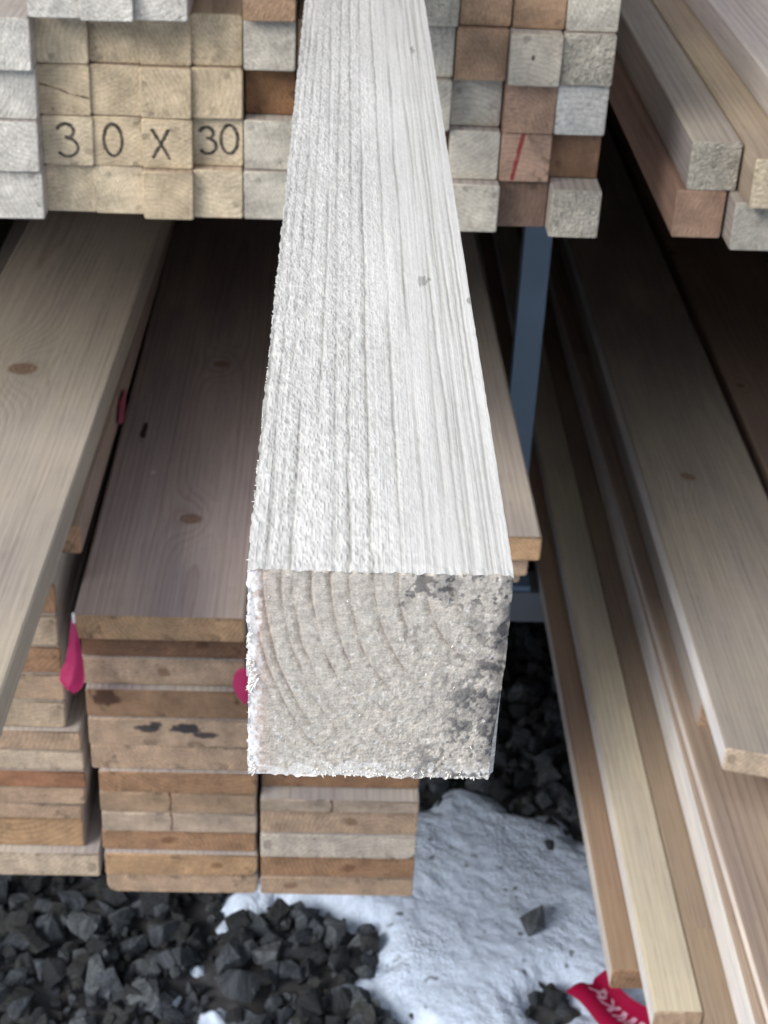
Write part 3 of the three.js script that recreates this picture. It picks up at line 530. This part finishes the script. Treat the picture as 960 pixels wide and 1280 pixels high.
  const clump = (v) => 0.15 + 0.9 * sstep(0.0, 0.6, n2(v * 11, 3.3)) + 1.1 * Math.exp(-Math.pow((v - 0.52) / 0.05, 2)) + 1.3 * sstep(0.85, 1, v) + 0.5 * Math.exp(-Math.pow((v - 0.3) / 0.03, 2));
  for (let i = 0; i < 460; i++) { const v = R(), k = clump(v); if (R() > k / 2) continue; fibre(new V3(X0 + 0.0002 + 0.0010 * R() * k, Y0 + H * (1 - v), ZF + 0.0002), new V3(-0.5 - 0.5 * R(), (R() - 0.6) * 1.1, 0.15 + 0.9 * R()).normalize(), (0.0004 + 0.0016 * R() * R() * R()) * (0.5 + 0.5 * k), 0.00012 + 0.00012 * R(), rd()); }
  for (let i = 0; i < 170; i++) { const s = 0.5 * Math.pow(R(), 1.4); fibre(new V3(X0, Y0 + H - 0.0002 - 0.0006 * R(), ZF - s), new V3(-0.9, 0.4 * R() - 0.1, (R() - 0.5) * 1.3).normalize(), 0.0002 + 0.0009 * R() * R() * R(), 0.00010 + 0.00010 * R(), rd()); }
  for (let i = 0; i < 90; i++) { const u = 0.25 + 0.7 * R(), h = R() * R() * 0.05; fibre(new V3(X0 + W * u, Y0 + H * h + 0.0002, ZF), new V3((R() - 0.5) * 1.2, R() - 0.4, 0.9).normalize(), 0.0003 + 0.0006 * R() * R(), 0.00012 + 0.00014 * R(), rd()); }
  for (let i = 0; i < 40; i++) { const u = R(), v = R(); if (R() > 0.12 + 0.9 * sstep(0.3, 1.1, u * 0.7 + v * 0.6)) continue; fibre(new V3(X0 + W * u, Y0 + H * (1 - v), ZF - 0.0001), new V3(R() - 0.5, R() - 0.5, 0.25).normalize(), 0.0002 + 0.0005 * R(), 0.00012 + 0.00014 * R(), rd()); }
  const fib = new THREE.Mesh(mergeGeometries(fp), new THREE.MeshStandardMaterial({ color: 0xf3eee6, roughness: 0.9 })); fib.name = 'torn_fibres'; fib.userData.kind = 'stuff';
  beam.add(fib);
  add(beam, 'timber_beam', 'rough sawn whitish beam pulled out over the stacks, showing its ringed end', 'beam');
}

// ---------------------------------------------------------------- plastic tags
const tagMat = (c) => new THREE.MeshPhysicalMaterial({ color: c, roughness: 0.42, side: THREE.DoubleSide, transmission: 0.25, thickness: 0 });
function sheet(nu, nv, at) { // thin skin between two offset surfaces
  const g = new THREE.PlaneGeometry(1, 1, nu, nv), p = g.attributes.position, uv = g.attributes.uv;
  for (let i = 0; i < p.count; i++) { const q = at(uv.getX(i), uv.getY(i)); p.setXYZ(i, q.x, q.y, q.z); } g.computeVertexNormals(); return g;
}
{ // the hanging one at the corner of the middle stack's top board
  const top = onZ(91, 768, -0.9075), px = 0.00056;
  const rim = (pts, t) => { for (let i = 0; i + 1 < pts.length; i++) if (t <= pts[i + 1][0]) return mix(pts[i][1], pts[i + 1][1], sstep(pts[i][0], pts[i + 1][0], t) * 0.5 + 0.5 * (t - pts[i][0]) / (pts[i + 1][0] - pts[i][0])); return pts[pts.length - 1][1]; };
  const L = [[0, -1.2], [0.35, -6], [0.65, -12], [0.82, -19], [0.92, -21], [0.97, -18], [1, -10]], Rr = [[0, 1.2], [0.35, 7], [0.65, 10], [0.84, 11.5], [0.93, 9], [0.98, 3], [1, -3]];
  const mk = () => sheet(16, 30, (u, v) => {
    const t = 1 - v, a = (u - 0.5) * 2, x = mix(rim(L, t), rim(Rr, t), u) * px;
    const fold = 0.0022 * t * Math.sin(a * 2.6 + 0.6 + t * 1.5) + 0.0012 * n2(u * 5 + 2, t * 7) * t;
    return new V3(top.x + x, top.y - 0.0575 * t + 0.002 * n2(u * 4, 9) * t, top.z + 0.0035 + fold + 0.011 * Math.pow(Math.max(0, t - 0.45) * 1.8, 2) * (0.75 + 0.25 * a));
  });
  const g = new THREE.Group(), leaf = new THREE.Mesh(mk(), tagMat(0xb81c5e)); leaf.name = 'tag_sheet';
  const st = new THREE.Mesh(new THREE.CapsuleGeometry(0.0011, 0.007, 4, 8), new THREE.MeshStandardMaterial({ color: 0xe8e8ea, roughness: 0.4, metalness: 0.3 })); st.name = 'staple'; st.position.set(top.x + 0.0008, top.y - 0.001, top.z + 0.0028);
  g.add(leaf, st); add(g, 'plastic_tag', 'pink plastic tag hanging from a white staple between two stacks', 'tag');
}
{ // one that peeps out beside the white beam
  const c = onZ(306, 853, -0.905);
  const g = sheet(10, 10, (u, v) => { const a = (u - 0.5) * 2, s = 1 - v; return new V3(c.x + a * 0.0085 * Math.sqrt(Math.max(0.03, 1 - Math.pow(2 * s - 1, 2) * 0.9)), c.y + 0.011 - 0.024 * s - 0.003 * (1 - a * a) * (s > 0.5 ? 1 : 0), c.z - 0.003 + 0.0055 * s + 0.002 * (1 - a * a)); });
  add(new THREE.Mesh(g, tagMat(0xc01a5c)), 'plastic_tag', 'small crimson plastic tag peeping out beside the white beam end', 'tag');
}
{ // one pinched against the side of the brown board
  const c = onY(143, 508, 0.664); c.x = -0.1618;
  const g = sheet(6, 10, (u, v) => { const a = (u - 0.5) * 2, t = 1 - v, w = 0.024 * Math.sin(Math.PI * clamp(0.1 + 0.85 * t)); return new V3(c.x + 0.0008 + 0.0012 * (1 - a * a), c.y + 0.010 - 0.022 * t, c.z + a * w); });
  add(new THREE.Mesh(g, tagMat(0x9a1c48)), 'plastic_tag', 'dark red plastic tag pressed against the edge of the brown board', 'tag');
}
{ // the red label on the snow, with white lettering
  const A = onY(707, 1240, 0.046), B = onY(756, 1217, 0.046), C = onY(772, 1295, 0.046);
  const ux = B.clone().sub(A), vx = C.clone().sub(A);
  const letter = document.createElement('canvas'); letter.width = 512; letter.height = 256;
  const k = letter.getContext('2d'); k.fillStyle = '#9c0e3c'; k.fillRect(0, 0, 512, 256);
  k.fillStyle = '#dba9be'; k.font = 'bold 120px sans-serif'; k.textBaseline = 'middle'; k.fillText('AXME', 40, 118);
  const t = new THREE.CanvasTexture(letter); t.colorSpace = THREE.SRGBColorSpace;
  const g = sheet(24, 12, (u, v) => { // u runs along the label, v across; a notch is cut in its near end
    const notch = 0.10 * Math.max(0, 1 - Math.abs(v - 0.55) / 0.16) * (1 - u), s = u * 1.5 + notch;
    const p = A.clone().addScaledVector(vx, s).addScaledVector(ux, v); p.y = 0.046 + 0.004 * Math.sin(u * 9 + v * 2) + 0.003 * Math.sin(v * 7) - 0.006 * u; return p;
  });
  add(new THREE.Mesh(g, new THREE.MeshPhysicalMaterial({ map: t, roughness: 0.4, side: THREE.DoubleSide })), 'plastic_label', 'crimson plastic label with white lettering lying on the snow', 'label');
}

renderer.render(scene, camera);
